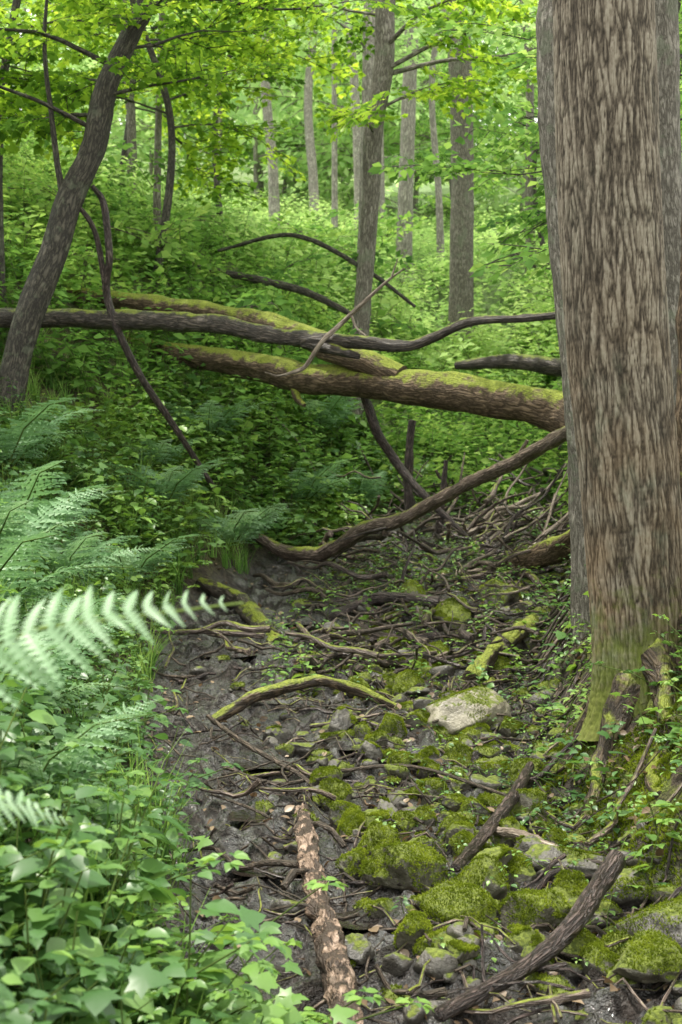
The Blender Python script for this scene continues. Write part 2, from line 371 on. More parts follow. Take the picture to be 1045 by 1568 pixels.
def herb(leafT, h=.35, pairs=5, ls=.09, seed=0, tri=False):
    g = np.random.default_rng(seed); P=[]; D=[]; U=[]; S=[]; R=[]; lean = g.normal(0, .12, 2); paths=[]
    for i in range(pairs+1):
        t = (i+1)/(pairs+1); p = np.array([lean[0]*t*t, lean[1]*t*t, h*t]); a0 = i*1.57+g.normal(0, .3)
        for k in ((0, 1) if i < pairs else (0, .5, 1, 1.5)):
            a = a0+PI*k; d = np.array([math.cos(a), math.sin(a), g.uniform(-.25, .35)])
            s = ls*(1.15-.55*abs(t-.55))*g.uniform(.75, 1.2)*(.65 if i == pairs else 1)
            q = p+d*ls*.35
            for da in ((0,) if not tri else (-.9, 0, .9)):
                c, s_ = math.cos(da), math.sin(da); dd = np.array([d[0]*c-d[1]*s_, d[0]*s_+d[1]*c, d[2]-.1])
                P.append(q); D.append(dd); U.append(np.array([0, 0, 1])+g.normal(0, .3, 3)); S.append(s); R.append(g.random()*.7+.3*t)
    paths.append((np.array([(0, 0, -.05), (lean[0]*.3, lean[1]*.3, h*.5), (lean[0], lean[1], h)]), [.004, .002]))
    return assemble(leafT, P, D, U, S, R), merge_tubes(paths)
HB = [herb(OV, .38, 5, .085, 1), herb(OV, .28, 4, .075, 2), herb(OV, .22, 2, .07, 3, True), herb(OV, .45, 6, .075, 4), herb(MA, .25, 2, .11, 5), herb(OV, .14, 2, .05, 6)]
HF = [herb(FA, .5, 6, .15, 11), herb(FA, .4, 4, .12, 12, True), herb(FA, .7, 7, .15, 13), herb(FA, .3, 4, .12, 14)]
def grass(seed=0, n=16):
    g = np.random.default_rng(seed); V=[]; F=[]; R=[]
    for i in range(n):
        a = g.uniform(0, 2*PI); l = g.uniform(.5, 1); o = g.normal(0, .05, 2); lean = g.uniform(.15, .7); w = .012; r = g.random()
        for k in range(4):
            t = k/3; c = np.array([o[0]+math.cos(a)*lean*l*t*t, o[1]+math.sin(a)*lean*l*t*t, l*t*(1-.3*lean*t)]); ww = w*(1-t*.9)
            V += [c+np.array([-math.sin(a), math.cos(a), 0])*ww, c-np.array([-math.sin(a), math.cos(a), 0])*ww]; R += [r*.6+.4*t]*2
        b = i*8
        for k in range(3): F += [(b+2*k, b+2*k+1, b+2*k+3), (b+2*k, b+2*k+3, b+2*k+2)]
    return (np.array(V), np.array(F), np.array(R))
GR = [grass(i) for i in range(3)]
def T_pinna(n=8, w=.17):
    V=[]; F=[]
    for s in (-1, 1):
        b = len(V)
        for i in range(n+1):
            t = i/n; ww = w*(1-t)**.7*(.75+.25*min(1, t*6))
            V.append((0, t, -.22*t*t)); V.append((s*ww, t+.035, .02-.22*t*t))
            if i < n: V.append((s*ww*.35, t+.85/n, -.22*t*t))
            else: V.append((0, 1.01, -.22))
        for i in range(n):
            a = b+3*i; F += [(a, a+3, a+2), (a, a+2, a+1)]
    return np.array(V, float), np.array(F), np.full(len(V), .5)
PN, PN2 = T_pinna(9, .22), T_pinna(5, .15)
def frond(seed=0, np_=24, T=PN, wid=.24):
    g = np.random.default_rng(seed); P=[]; D=[]; U=[]; S=[]; R=[]
    arch = lambda t: np.array([.03*math.sin(3*t), t*(1-.12*t*t), .34*t-.52*t*t])
    for i in range(np_):
        t = .14+.85*i/np_; p = arch(t); tan = nrm(arch(t+.01)-p)
        L = wid*min(1, (t+.05)/.32)*max(.08, (1-t)/.68)**.85
        for s in (-1, 1):
            P.append(p); D.append(nrm(np.array([s*1., .12, 0])+tan*.22+np.array([0, 0, -.08])+g.normal(0, .11, 3)))
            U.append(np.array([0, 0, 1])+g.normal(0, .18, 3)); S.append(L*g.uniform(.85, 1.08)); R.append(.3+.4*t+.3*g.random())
    return assemble(T, P, D, U, S, R), merge_tubes([(np.array([arch(t) for t in np.linspace(0, 1, 8)]), [.008, .002])])
FR = [frond(i, 24, PN2) for i in range(3)]; FRB = [frond(i+7, 27, PN, .175) for i in range(3)]
def put(mb, Ts, pos, R, sc, rnd=None, mats=(0, 1)):
    # scatter one of several two-part (leaf,stem) templates
    k = rng.integers(0, len(Ts), len(pos)); sc = np.broadcast_to(np.asarray(sc, float), (len(pos),))
    if rnd is None: rnd = rng.random(len(pos))
    for i, T in enumerate(Ts):
        w = k == i
        mb.inst(T[0], pos[w], R[w], sc[w], rnd[w], mats[0]); mb.inst(T[1], pos[w], R[w], sc[w], None, mats[1])
def yawR(n, tilt=.15):
    a = rng.uniform(0, 2*PI, n); d = np.stack([np.cos(a), np.sin(a), rng.normal(0, tilt, n)], 1)
    return frames(d, np.array([0, 0, 1.])+rng.normal(0, tilt, (n, 3)))
# ------------------------------------------------------------------ trees
def tree(name, P, rad, barkm, leafm, limbs=0, z0=0, z1=0, L=(1, 2), nsp=5, ss=(.7, 1.1), Ts=SP_N, segs=14, step=.08, az=None, ridge=0, flare=None, up=.3, mb=None, build=True, rough=.06, seed=None, tone=None):
    m = mb or MB(); seed = int(rng.integers(1, 99)) if seed is None else seed
    C, rr = tube(m, P, rad, segs, step, 1, rough, seed, True, ridge, flare)
    pos=[]; dr=[]; sc=[]
    for i in range(limbs):
        zz = z0+(z1-z0)*(i+rng.random())/limbs; j = int(np.argmin(abs(C[:, 2]-zz)))
        a = rng.uniform(*az) if az else rng.uniform(0, 2*PI)
        d = nrm(np.array([math.cos(a), math.sin(a), up+rng.normal(0, .15)])); l = rng.uniform(*L)
        pts = [C[j]]
        for k in range(1, 4): pts.append(C[j]+d*l*k/3+np.array([0, 0, -.10*l*(k/3)**2])+rng.normal(0, .05*l, 3)*(k/3))
        Q, _ = tube(m, np.array(pts), [max(.01, min(rr[j]*.35, .013*l+.004)), .004], 5, .2, 1, .05, i, False)
        for t in np.linspace(.25, 1, nsp):
            q = Q[int(t*(len(Q)-1))]; b = rng.uniform(-1.2, 1.2)*(1-t*.6)
            c, s = math.cos(b), math.sin(b)
            pos.append(q); dr.append([d[0]*c-d[1]*s, d[0]*s+d[1]*c, d[2]*.3+rng.normal(0, .18)]); sc.append(rng.uniform(*ss))
    if pos:
        pos = np.array(pos); n = len(pos)
        rn = np.clip(rng.random(n) if tone is None else rng.normal(tone, .25, n), 0, 1)
        put(m, Ts, pos, frames(np.array(dr), np.array([0, 0, 1.])+rng.normal(0, .35, (n, 3))), np.array(sc), rn, (0, 1))
    if build: return m.build(name, [leafm, barkm])
    return m
def fl(s, a):
    e = np.exp(-s/.22)[:, None]; return 1+e*(.28+.22*np.sin(a*5+1)[None]+.15*np.sin(a*3)[None])
gb = H(1.45, 6.8)
m = MB()
tube(m, [(1.49, 6.8, gb-.25), (1.45, 6.8, .93), (1.385, 6.8, 1.7), (1.315, 6.8, 2.5), (1.28, 6.8, 3.3), (1.255, 6.8, 4.1), (1.25, 6.8, 4.7)], [.235, .225, .235, .245, .24, .235, .235], 340, .010, 1, .03, 3, True, .009, fl)
tree('maple_tree', [(1.25, 6.8, 4.6), (1.22, 6.85, 7), (1.3, 6.9, 10), (1.2, 7, 14), (1.3, 7, 18)], [.245, .22, .18, .12, .04], M_bigbark, M_leaf, 8, 12, 17.5, (2, 3.2), 3, (1.2, 1.7), SP_F, mb=m, segs=40)
m = MB()
for P, r in [([(1.38, 6.7, .95), (1.2, 6.5, .78), (1.08, 6.2, .55), (1.0, 6.0, .32)], [.1, .05, .035, .02]), ([(1.5, 6.65, .95), (1.45, 6.3, .82), (1.33, 6.05, .62), (1.28, 5.7, .42)], [.1, .05, .035, .02]), ([(1.65, 6.6, .95), (1.75, 6.2, .95), (1.7, 5.8, .8)], [.09, .05, .02]), ([(1.28, 6.85, .8), (1.08, 6.9, .55), (.95, 7.0, .3)], [.08, .04, .02])]:
    P = np.array(P); P[:, 2] = hfun(P[:, 0], P[:, 1])-.015; P[0, 2] += .10
    tube(m, P, r, 14, .03, 0, .4, 5)
m.build('tree_roots', [M_bark_mossy])
tree('hornbeam_tree', [(1.66, 9, H(1.66, 9)-.2), (1.60, 9, 1.95), (1.53, 9, 2.77), (1.45, 9, 3.6), (1.40, 9, 4.3), (1.41, 9, 4.9), (1.5, 9.1, 7), (1.4, 9.2, 11), (1.5, 9.4, 15)], [.19, .165, .165, .16, .16, .16, .14, .1, .04], M_bark_grey, M_leaf, 6, 11, 14.5, (1.5, 2.6), 3, (1.1, 1.5), SP_F, segs=30, step=.05, rough=.12)
tree('ash_tree', [(2.34, 10, H(2.34, 10)-.2), (2.31, 10, 3), (2.27, 10, 4.6), (2.25, 10, 7), (2.4, 10, 12)], [.14, .12, .11, .1, .03], M_bark_grey, M_leaf, 5, 9, 11.5, (1, 2), 3, (1, 1.4), SP_F, rough=.12, segs=20)
tree('ivy_covered_tree', [(2.05, 8.4, H(2.05, 8.4)-.2), (2.06, 8.4, 2.4), (2.12, 8.4, 3.6), (2.3, 8.4, 5), (2.5, 8.5, 9)], [.09, .08, .07, .06, .02], M_bark_log, M_leaf, 4, 6.5, 8.5, (.8, 1.5), 3, (.8, 1.2), SP_F, rough=.3, segs=20, step=.04)
lt = [(-2.84, 12, H(-2.84, 12)-.3), (-2.80, 12, 2.6), (-2.63, 12, 3.27), (-2.43, 12, 3.77), (-2.30, 12, 4.21), (-2.10, 12, 4.65), (-1.97, 12, 5.2), (-1.77, 12, 5.64), (-1.60, 12, 6.0), (-1.2, 12.1, 7.2), (-.8, 12.2, 9)]
m = MB()
tube(m, [(-2.32, 12, 4.15), (-2.38, 11.95, 4.5), (-2.42, 11.9, 4.9), (-2.46, 11.8, 5.5), (-2.4, 11.8, 6.3)], [.035, .025, .02, .01], 8, .06, 1, .1, 4)
tree('leaning_maple_tree', lt, [.135, .125, .12, .115, .11, .105, .095, .085, .08, .06, .02], M_bark_dark, M_leaf, 16, 4.8, 7.0, (.8, 1.9), 4, (.5, .85), SP_N, segs=28, step=.04, mb=m, rough=.12, tone=.6)
tree('beech_tree', [(.12, 17, H(.12, 17)-.2), (.18, 17, 3.04), (.27, 17, 4.2), (.36, 17, 5.4), (.39, 17, 6.16), (.51, 17, 6.94), (.53, 17, 7.7), (.6, 17, 9.3), (.7, 17, 12)], [.13, .105, .10, .105, .115, .12, .115, .1, .03], M_bark_grey, M_leaf, 14, 6.0, 10.0, (1.2, 2.6), 5, (.7, 1.0), SP_N, segs=20, tone=.8)
tree('beech_tree', [(.33, 22, H(.33, 22)-.2), (.36, 22, 5.3), (.46, 22, 9.5), (.5, 22, 15)], [.14, .12, .11, .04], M_bark_far_haze, M_far_haze, 6, 8.5, 13, (1.5, 2.5), 4, (1.0, 1.4), SP_F, segs=16)
tree('beech_tree', [(1.5, 32, H(1.5, 32)-.3), (1.42, 32, 7.2), (1.5, 32, 10), (1.6, 32, 13.5), (1.6, 32, 20)], [.36, .2, .17, .15, .05], M_bark_far_haze, M_far_haze, 7, 11.5, 18, (2, 3.2), 4, (1.2, 1.6), SP_F, segs=16)
tree('oak_tree', [(2.2, 26, H(2.2, 26)-.3), (2.2, 26, 5.8), (2.22, 26, 8), (2.15, 26, 11), (2.1, 26, 17)], [.28, .22, .21, .2, .06], M_bark_grey, M_far_haze, 8, 9, 15, (1.8, 3.0), 4, (1.0, 1.5), SP_F, segs=18)
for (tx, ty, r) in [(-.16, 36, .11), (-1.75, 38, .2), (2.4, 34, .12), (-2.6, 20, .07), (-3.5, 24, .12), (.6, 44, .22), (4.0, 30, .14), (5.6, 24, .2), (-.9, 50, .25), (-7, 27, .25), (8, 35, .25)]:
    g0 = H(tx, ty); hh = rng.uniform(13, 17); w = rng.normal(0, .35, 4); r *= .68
    tree('forest_tree', [(tx, ty, g0-.2), (tx+w[0]*.3, ty, g0+2), (tx+w[0], ty, g0+5), (tx+w[1], ty, g0+9), (tx+w[2], ty, g0+hh)], [r*1.3, r, r*.9, r*.7, r*.2], M_bark_far_haze if ty > 31 else M_bark_grey, M_far_haze, 7, g0+7, g0+hh-.5, (1.5, 2.8), 4, (1.1, 1.6), SP_F, segs=12, tone=.6)
for (tx, ty, hh, n, zl, Lr) in [(-3.35, 14, 5.6, 24, 1.6, (.9, 2.1)), (-2.3, 17.5, 5.6, 24, 1.7, (.9, 2.1)), (-4.4, 18, 7.0, 24, 1.2, (1, 2.3)), (-4.4, 10.5, 4.4, 12, 1.6, (.8, 1.5)), (-1.9, 23, 6.0, 16, 2.6, (1, 2.0)), (-3.8, 24, 8, 20, 1.4, (1.2, 2.4))]:
    g0 = H(tx, ty); w = rng.normal(0, .25, 3)
    tree('maple_sapling', [(tx, ty, g0-.2), (tx+w[0], ty, g0+hh*.35), (tx+w[1], ty, g0+hh*.7), (tx+w[2], ty, g0+hh)], [.06, .045, .035, .01], M_bark_dark, M_leaf, n, g0+zl, g0+hh-.2, Lr, 4, (.6, .95), SP_N if ty < 19 else SP_F, segs=10, up=.15, tone=.75)
for (tx, ty, hh, n, zl) in [(4.2, 19, 6, 12, 1.2), (5.0, 23, 7, 14, 1.2), (3.4, 38, 7, 12, 1.8), (3.3, 14, 5, 10, 1.6), (4.2, 28, 6, 12, 1.5)]:
    g0 = H(tx, ty); w = rng.normal(0, .25, 3)
    tree('maple_sapling', [(tx, ty, g0-.2), (tx+w[0], ty, g0+hh*.35), (tx+w[1], ty, g0+hh*.7), (tx+w[2], ty, g0+hh)], [.06, .05, .04, .012], M_bark_dark, M_mid, n, g0+zl, g0+hh-.2, (.8, 2), 4, (.7, 1.1), SP_F, segs=8, up=.15, tone=.6)
m = MB()
for i in range(34):
    ty = rng.uniform(52, 95); tx = rng.uniform(-.42, .42)*ty; g0 = H(tx, ty); hh = rng.uniform(9, 15); s = 1+ty/60
    tree('', [(tx, ty, g0-.3), (tx+rng.normal(0, .3), ty, g0+hh*.5), (tx+rng.normal(0, .4), ty, g0+hh)], [.12, .09, .03], M_bark_grey, M_far_haze, 10, g0+1.5, g0+hh, (2*s, 3.2*s), 4, (1.5*s, 2.2*s), SP_F, segs=7, step=1, mb=m, build=False, tone=.7)
m.build('distant_woodland', [M_far_haze, M_bark_far_haze])
# ------------------------------------------------------------------ logs and branches
def obj_tube(name, mat, specs):
    m = MB()
    for i, (P, r, sg, st, ro) in enumerate(specs): tube(m, P, r, sg, st, 0, ro, i+3)
    return m, m.build(name, [mat])
A = [(-2.5, 15.4, 3.5), (-1.87, 15, 3.29), (-.93, 14.3, 3.08), (-.33, 13.8, 2.9), (.47, 13.2, 2.78), (1.15, 12.6, 2.64), (1.86, 12, 2.44), (3.1, 11.1, 2.05)]
obj_tube('fallen_tree_trunk', M_bark_log, [(A, [.09, .105, .13, .15, .155, .16, .17, .19], 30, .03, .16),
    ([(-.45, 13.85, 2.85), (-.42, 13.75, 2.7), (-.35, 13.6, 2.62)], [.05, .04, .02], 10, .03, .2)])
B_ = [(-3.6, 15.8, 4.0), (-3.07, 15.5, 3.96), (-2.16, 15.1, 3.81), (-1.15, 14.6, 3.60), (-.46, 14, 3.36), (.05, 13.4, 3.08), (.55, 13.1, 2.84)]
obj_tube('fallen_tree_trunk', M_bark_log, [(B_, [.07, .085, .11, .12, .12, .12, .1], 26, .03, .18)])
Cc = [(-3.6, 12.8, 3.3), (-3.02, 12.6, 3.32), (-1.82, 12.3, 3.26), (-1.06, 12, 3.18), (-.55, 11.8, 3.06), (.095, 11.5, 2.98), (.5, 11.3, 2.92), (.72, 11.2, 2.97), (1.0, 11, 3.07), (1.38, 10.8, 3.07), (1.85, 10.5, 3.08)]
obj_tube('fallen_dead_tree', M_bark_log2, [(Cc, [.09, .085, .085, .08, .07, .055, .045, .04, .035, .03, .028], 16, .04, .15),
    ([(-.3, 11.7, 3.0), (.0, 11.5, 2.9), (.15, 11.45, 2.85)], [.06, .045, .02], 10, .04, .25)])
obj_tube('dead_branch', M_pale, [([(-.45, 11.6, 2.72), (-.3, 11.6, 2.78), (-.15, 11.5, 2.98), (0, 11.5, 3.12), (.15, 11.4, 3.25), (.35, 11.3, 3.42), (.5, 11.2, 3.52)], [.008, .018, .02, .02, .018, .012, .006], 8, .04, .1),
    ([(-.3, 11.6, 2.78), (-.5, 11.7, 2.72), (-.62, 11.6, 2.74)], [.014, .01, .006], 6, .04, .1), ([(.08, 11.45, 3.2), (.12, 11.4, 3.08), (.2, 11.3, 3.0)], [.012, .006], 6, .04, .1),
    ([(.4, 11.25, 3.46), (.45, 11.2, 3.6)], [.008, .004], 6, .04, .1)])
obj_tube('dead_branch', M_stick, [([(.1, 13.4, 3.0), (.22, 13.5, 2.7), (.35, 13.6, 2.35), (.55, 13.7, 2.05), (.8, 13.6, 1.75), (1.2, 13.5, 1.35)], [.05, .045, .045, .04, .03], 10, .04, .2),
    ([(.68, 14, 1.5), (.66, 14, 2.0), (.7, 14, 2.5)], [.06, .05, .04], 8, .05, .3), ([(.95, 13.8, 1.4), (1.02, 13.8, 2.1)], [.04, .02], 8, .05, .3)])
D_ = [(-1.05, 13.2, 1.52), (-.78, 13.1, 1.38), (-.55, 13, 1.25), (-.3, 12.8, 1.22), (-.07, 12.6, 1.27), (.21, 12.2, 1.46), (.45, 11.9, 1.52), (.68, 11.6, 1.63), (1.0, 11, 1.83), (1.28, 10.4, 1.97), (1.5, 9.6, 2.12), (1.62, 9.1, 2.15)]
obj_tube('curved_fallen_branch', M_branch, [(D_, [.03, .04, .06, .065, .07, .06, .055, .055, .05, .05, .05, .045], 16, .03, .22), ([(-.3, 12.8, 1.2), (-.05, 12.7, 1.12), (.1, 12.6, 1.05)], [.05, .03, .015], 10, .03, .2), ([(1.28, 10.4, 1.97), (1.35, 10.3, 2.12)], [.025, .012], 8, .03, .2)])
obj_tube('hanging_branch', M_stick, [([(-2.1, 12, 4.35), (-2.02, 12.1, 4.22), (-1.98, 12.15, 3.8), (-2.02, 12.25, 3.5), (-1.92, 12.3, 3.15), (-1.75, 12.45, 2.78), (-1.5, 12.7, 2.38), (-1.15, 13, 1.8)], [.02, .03, .032, .034, .034, .034, .03, .025], 10, .04, .1),
    ([(-2.28, 11.95, 4.25), (-2.1, 12.1, 4.0), (-2.02, 12.25, 3.5)], [.02, .024, .028], 8, .04, .1)])
obj_tube('fallen_log', M_bark_log2, [([(1.3, 16, 3.25), (1.9, 15.6, 3.25), (2.6, 15.2, 3.1), (3.4, 15, 2.9)], [.05, .08, .1, .1], 16, .05, .15)])
obj_tube('fallen_branch', M_bark_dark, [([(-2.2, 19, 4.9), (-1.4, 18.6, 4.7), (-.5, 18, 4.4), (.2, 17.5, 4.0)], [.03, .05, .05, .03], 10, .06, .15), ([(-1.6, 18.5, 5.0), (-.6, 18, 5.1), (.3, 17.6, 4.6), (.9, 17.3, 4.1)], [.02, .03, .03, .02], 8, .06, .15)])
def onground(pts, lift):
    P = np.array([(a, b, 0) for a, b in pts], float); P[:, 2] = hfun(P[:, 0], P[:, 1])+np.array(lift); return P
obj_tube('arched_branch', M_bark_mossy, [([(-.74, 8.15, .40), (-.6, 8.2, .48), (-.46, 8.3, .54), (-.12, 8.4, .60), (.15, 8.45, .52), (.3, 8.45, .45), (.45, 8.4, .38)], [.03, .035, .035, .035, .03, .025, .02], 12, .02, .3)])
obj_tube('mossy_log', M_bark_mossy, [(onground([(.80, 8.9), (1.1, 9.6), (1.42, 10.5)], [.07, .12, .12]), [.055, .06, .05], 18, .02, .35), (onground([(.85, 8.8), (1.15, 9.5)], [.02, .06]), [.03, .02], 8, .03, .2)])
obj_tube('peeling_bark_log', M_peel, [(onground([(-.17, 6.35), (-.14, 5.8), (-.08, 5.1), (-.03, 4.5), (.02, 3.6)], [.06, .06, .06, .07, .07]), [.03, .036, .038, .043, .046], 30, .009, .5)])
obj_tube('fallen_branch', M_stick, [(np.array([(.28, 4.1, .15), (.52, 4.35, .18), (.66, 4.5, .22), (.76, 4.62, .27), (.88, 4.85, .33), (.97, 5.0, .38)]), [.022, .026, .03, .032, .034, .036], 16, .015, .18)])
obj_tube('fallen_branch', M_stick, [(onground([(.42, 5.25), (.56, 5.7), (.75, 6.2), (.88, 6.6)], [.08, .11, .12, .13]), [.02, .024, .026, .022], 12, .02, .25)])
obj_tube('broken_branch', M_pale, [(onground([(.62, 5.9), (.75, 5.65), (.92, 5.4)], [.1, .1, .06]), [.016, .022, .014], 10, .02, .35)])
obj_tube('fallen_branch', M_stick, [(onground([(-.2, 10.2), (.1, 10.4), (.4, 10.1), (.8, 10.3)], [.06, .1, .05, .05]), [.04, .04, .035, .02], 12, .03, .2), (onground([(-.1, 10.9), (.3, 11.2), (.8, 11.0), (1.2, 11.1)], [.05, .15, .12, .05]), [.03, .04, .04, .03], 12, .03, .2)])
obj_tube('half_buried_log', M_bark_log2, [(onground([(-1.15, 11.6), (-.8, 11.2), (-.45, 10.3)], [.04, .04, .0]), [.04, .08, .07], 16, .03, .25)])
obj_tube('half_buried_log', M_bark_log2, [(onground([(.75, 4.9), (1.0, 4.55), (1.3, 4.3)], [.04, .04, .05]), [.03, .035, .03], 14, .02, .25)])
obj_tube('rotten_log', M_bark_log, [(onground([(1.5, 12.6), (1.85, 11.6), (2.1, 10.6)], [.15, .35, .4]), [.08, .1, .1], 16, .04, .3)])
obj_tube('thin_branch', M_twig, [(onground([(-.6, 7.2), (-.3, 6.9), (.0, 7.1), (.35, 7.0), (.7, 6.5), (.95, 6.2)], [.02, .05, .06, .10, .08, .05]), [.008, .010, .010, .009, .008, .005], 7, .03, .1),
    (onground([(-.75, 8.0), (-.5, 7.4), (-.2, 7.0), (-.1, 6.8)], [.1, .05, .05, .02]), [.012, .014, .012, .006], 8, .03, .1), (onground([(-.6, 6.6), (-.35, 6.3), (-.2, 6.0)], [.03, .04, .02]), [.006, .007, .004], 6, .03, .1)])
m = MB()
for i in range(1200):
    if i < 530: y0 = rng.uniform(4, 9.5); x0 = rng.uniform(*[np.interp(y0, YE, XL)-.05, np.interp(y0, YE, XR)+.2])
    else: y0 = rng.uniform(8, 15.8); x0 = rng.uniform(np.interp(y0, YE, XL)+(.9 if y0 < 12.5 else .3), np.interp(y0, YE, XR)+.6)
    big = rng.random() < .16; pile = y0 > 11.5 and x0 > .4
    l = rng.uniform(.1, .5)*(1 if y0 < 9 else 1.6)*(1.8 if big else 1); a = rng.uniform(0, PI); n = 5; r = rng.uniform(.003, .009)*(1 if y0 < 9 else 2)*(1.9 if big else 1)
    c = np.cumsum(np.stack([np.cos(a+rng.normal(0, .22, n)), np.sin(a+rng.normal(0, .22, n))], 1)*l/n, 0)+[x0, y0]
    P = onground(c, rng.uniform(.0, .09 if y0 < 9 else (.7 if pile else .3))*np.linspace(rng.random(), rng.random(), n)+r+.01)
    tube(m, P, [r, r*.5], 5, .05, int(rng.integers(0, 3)), .1, i)
m.build('twig_litter', [M_stick, M_twig, M_branch])
# jam of dead sticks under the right end of the fallen trunk
m = MB()
for i in range(60):
    y0 = rng.uniform(12.2, 14.6); x0 = rng.uniform(.9, 2.5); a = rng.uniform(-.5, 1.4); l = rng.uniform(.5, 1.5); r = rng.uniform(.012, .032)
    t = np.linspace(0, 1, 5); up = rng.uniform(.1, .75)
    c = np.stack([x0+np.cos(a)*l*t+rng.normal(0, .03, 5), y0+np.sin(a)*l*t*.5+rng.normal(0, .03, 5)], 1)
    P = onground(c, r+up*t*l*.8+.02); tube(m, P, [r, r*.8, r*.35], 7, .06, int(rng.integers(0, 3)), .15, i)
m.build('branch_pile', [M_pale, M_branch, M_stick])
# ------------------------------------------------------------------ rocks
bm = bmesh.new(); bmesh.ops.create_icosphere(bm, subdivisions=5, radius=1)
IV = np.array([v.co[:] for v in bm.verts]); IF = np.array([[v.index for v in f.verts] for f in bm.faces]); bm.free()
bm = bmesh.new(); bmesh.ops.create_icosphere(bm, subdivisions=3, radius=1)
JV = np.array([v.co[:] for v in bm.verts]); JF = np.array([[v.index for v in f.verts] for f in bm.faces]); bm.free()
def rockv(V, size, seed, cut=7):
    g = np.random.default_rng(seed); v = V.copy()
    v = v*(1+.6*(fbm(v*1.4+seed*5.1, 3, seed)-.5))[:, None]
    for k in range(cut):
        n = nrm(g.normal(0, 1, 3)); c = g.uniform(.5, .78); d = v@n; w = np.maximum(0, d-c); v = v-w[:, None]*n*.92
    v = v*(1+.16*(fbm(v*4+seed, 4, seed)-.5))[:, None]
    a = g.uniform(0, PI); c, s = math.cos(a), math.sin(a)
    v = v*np.array(size)*1.12; return v@np.array([[c, s, 0], [-s, c, 0], [0, 0, 1]])
TUFT = (np.array([(-.25, 0, 0), (.25, 0, 0), (0, .25, 1), (0, -.3, 0), (.1, .3, 0), (-.45, 0, .8), (-.1, .2, 0), (.1, -.25, 0), (.5, .1, .8)]), np.array([(0, 1, 2), (3, 4, 5), (6, 7, 8)]), np.array([.1, .1, .9, .1, .1, .8, .1, .1, .8]))
def rock(name, x, y, w, d, h, mat, seed, moss=0, lift=.35, V=IV, F=IF, mb=None):
    m = mb or MB(); v = rockv(V, (w, d, h), seed)+np.array([x, y, H(x, y)+h*lift]); m.add(v, F, 0)
    if moss > 0:
        T = v[F]; nn = nrm(np.cross(T[:, 1]-T[:, 0], T[:, 2]-T[:, 0])); c = T.mean(1)
        k = np.where((nn[:, 2] > .0) & (fbm(c*9, 3, 8)+nn[:, 2]*.3 > .95-moss*.48))[0]
        if len(k):
            k = rng.choice(k, min(len(k)*2, int(4200*w/.15*moss)))
            p = c[k]+rng.normal(0, .003, (len(k), 3)); nd = nn[k]+np.array([0, 0, .25])+rng.normal(0, .3, (len(k), 3))
            R = frames(nrm(np.cross(nd, rng.normal(0, 1, (len(k), 3)))), nd)
            m.inst(TUFT, p, R, rng.uniform(.004, .010, len(k)), np.clip((fbm(p*22, 2, 6)-.5)*2.2+.5, 0, 1), 1)
    if mb is None: m.build(name, [mat, M_moss])
rocks = [(.76, 8.1, .27, .22, .17, 'p', .35), (.25, 5.25, .12, .12, .11, 'm', 1), (.41, 4.88, .15, .13, .13, 'm', 1), (.66, 4.85, .14, .12, .12, 'm', 1), (.50, 5.22, .11, .1, .11, 'm', .9),
    (.07, 5.5, .07, .07, .08, 'm', .9), (.14, 5.8, .10, .09, .09, 'm', .9), (.02, 6.35, .07, .07, .07, 'm', .9), (-.07, 6.95, .08, .07, .08, 'm', .9), (-.02, 6.6, .08, .07, .08, 'm', .9),
    (.23, 4.62, .07, .06, .065, 'm', .9), (.5, 6.1, .09, .08, .09, 'm', .9), (.52, 5.75, .07, .06, .07, 'm', .9), (.83, 6.2, .09, .08, .10, 'm', .9), (.68, 6.0, .07, .06, .07, 'm', .9),
    (.32, 5.65, .09, .07, .06, 's', .3), (.46, 6.9, .11, .09, .08, 'm', .8), (.28, 7.9, .11, .09, .09, 'm', .8), (.42, 8.8, .09, .16, .12, 'm', .9), (.0, 8.0, .09, .08, .08, 's', .3),
    (.15, 7.4, .07, .06, .07, 's', .4), (.2, 6.4, .08, .05, .06, 's', .3), (.9, 5.45, .10, .2, .10, 's', .4), (1.15, 4.7, .19, .22, .12, 's', .6), (1.05, 5.15, .11, .1, .08, 's', .4), (.62, 7.5, .11, .10, .08, 'm', .7),
    (-.2, 7.5, .08, .05, .05, 's', .2), (.75, 7.1, .08, .1, .08, 's', .5), (.9, 6.8, .09, .09, .09, 'm', .8), (.3, 9.6, .14, .12, .12, 'm', .7), (.85, 10.8, .16, .14, .14, 'm', .7), (.6, 11.6, .16, .14, .14, 'm', .7), (1.3, 11.6, .18, .14, .14, 'm', .8), (.2, 9.1, .08, .1, .08, 's', .4), (.66, 5.4, .07, .07, .07, 'm', .7), (.05, 4.6, .05, .05, .05, 's', 0),
    (.82, 5.1, .09, .08, .08, 'm', .9), (.36, 6.3, .06, .06, .06, 'm', .9), (.62, 6.5, .08, .07, .07, 'm', .8), (.3, 7.2, .08, .07, .08, 'm', .9), (.55, 7.9, .08, .08, .07, 'm', .8), (.1, 8.8, .09, .08, .08, 'm', .8), (1.0, 9.3, .1, .1, .1, 'm', .8), (.65, 9.8, .12, .1, .11, 'm', .8), (1.3, 10.1, .12, .12, .12, 'm', .8),
    (.95, 4.45, .12, .1, .08, 'm', .6), (-.35, 7.9, .09, .07, .07, 's', .3), (-.1, 8.9, .09, .07, .07, 's', .3), (.75, 5.6, .08, .07, .07, 's', .4), (.35, 6.65, .07, .06, .06, 'm', .8)]
for i, (a, b, w, d, h, k, mo) in enumerate(rocks):
    rock('mossy_rock' if k == 'm' else ('pale_boulder' if k == 'p' else 'creek_rock'), a, b, w, d, h, {'m': M_rockmoss, 'p': M_rockpale, 's': M_stone}[k], i+2, mo)
ms = MB(); mm_ = MB()
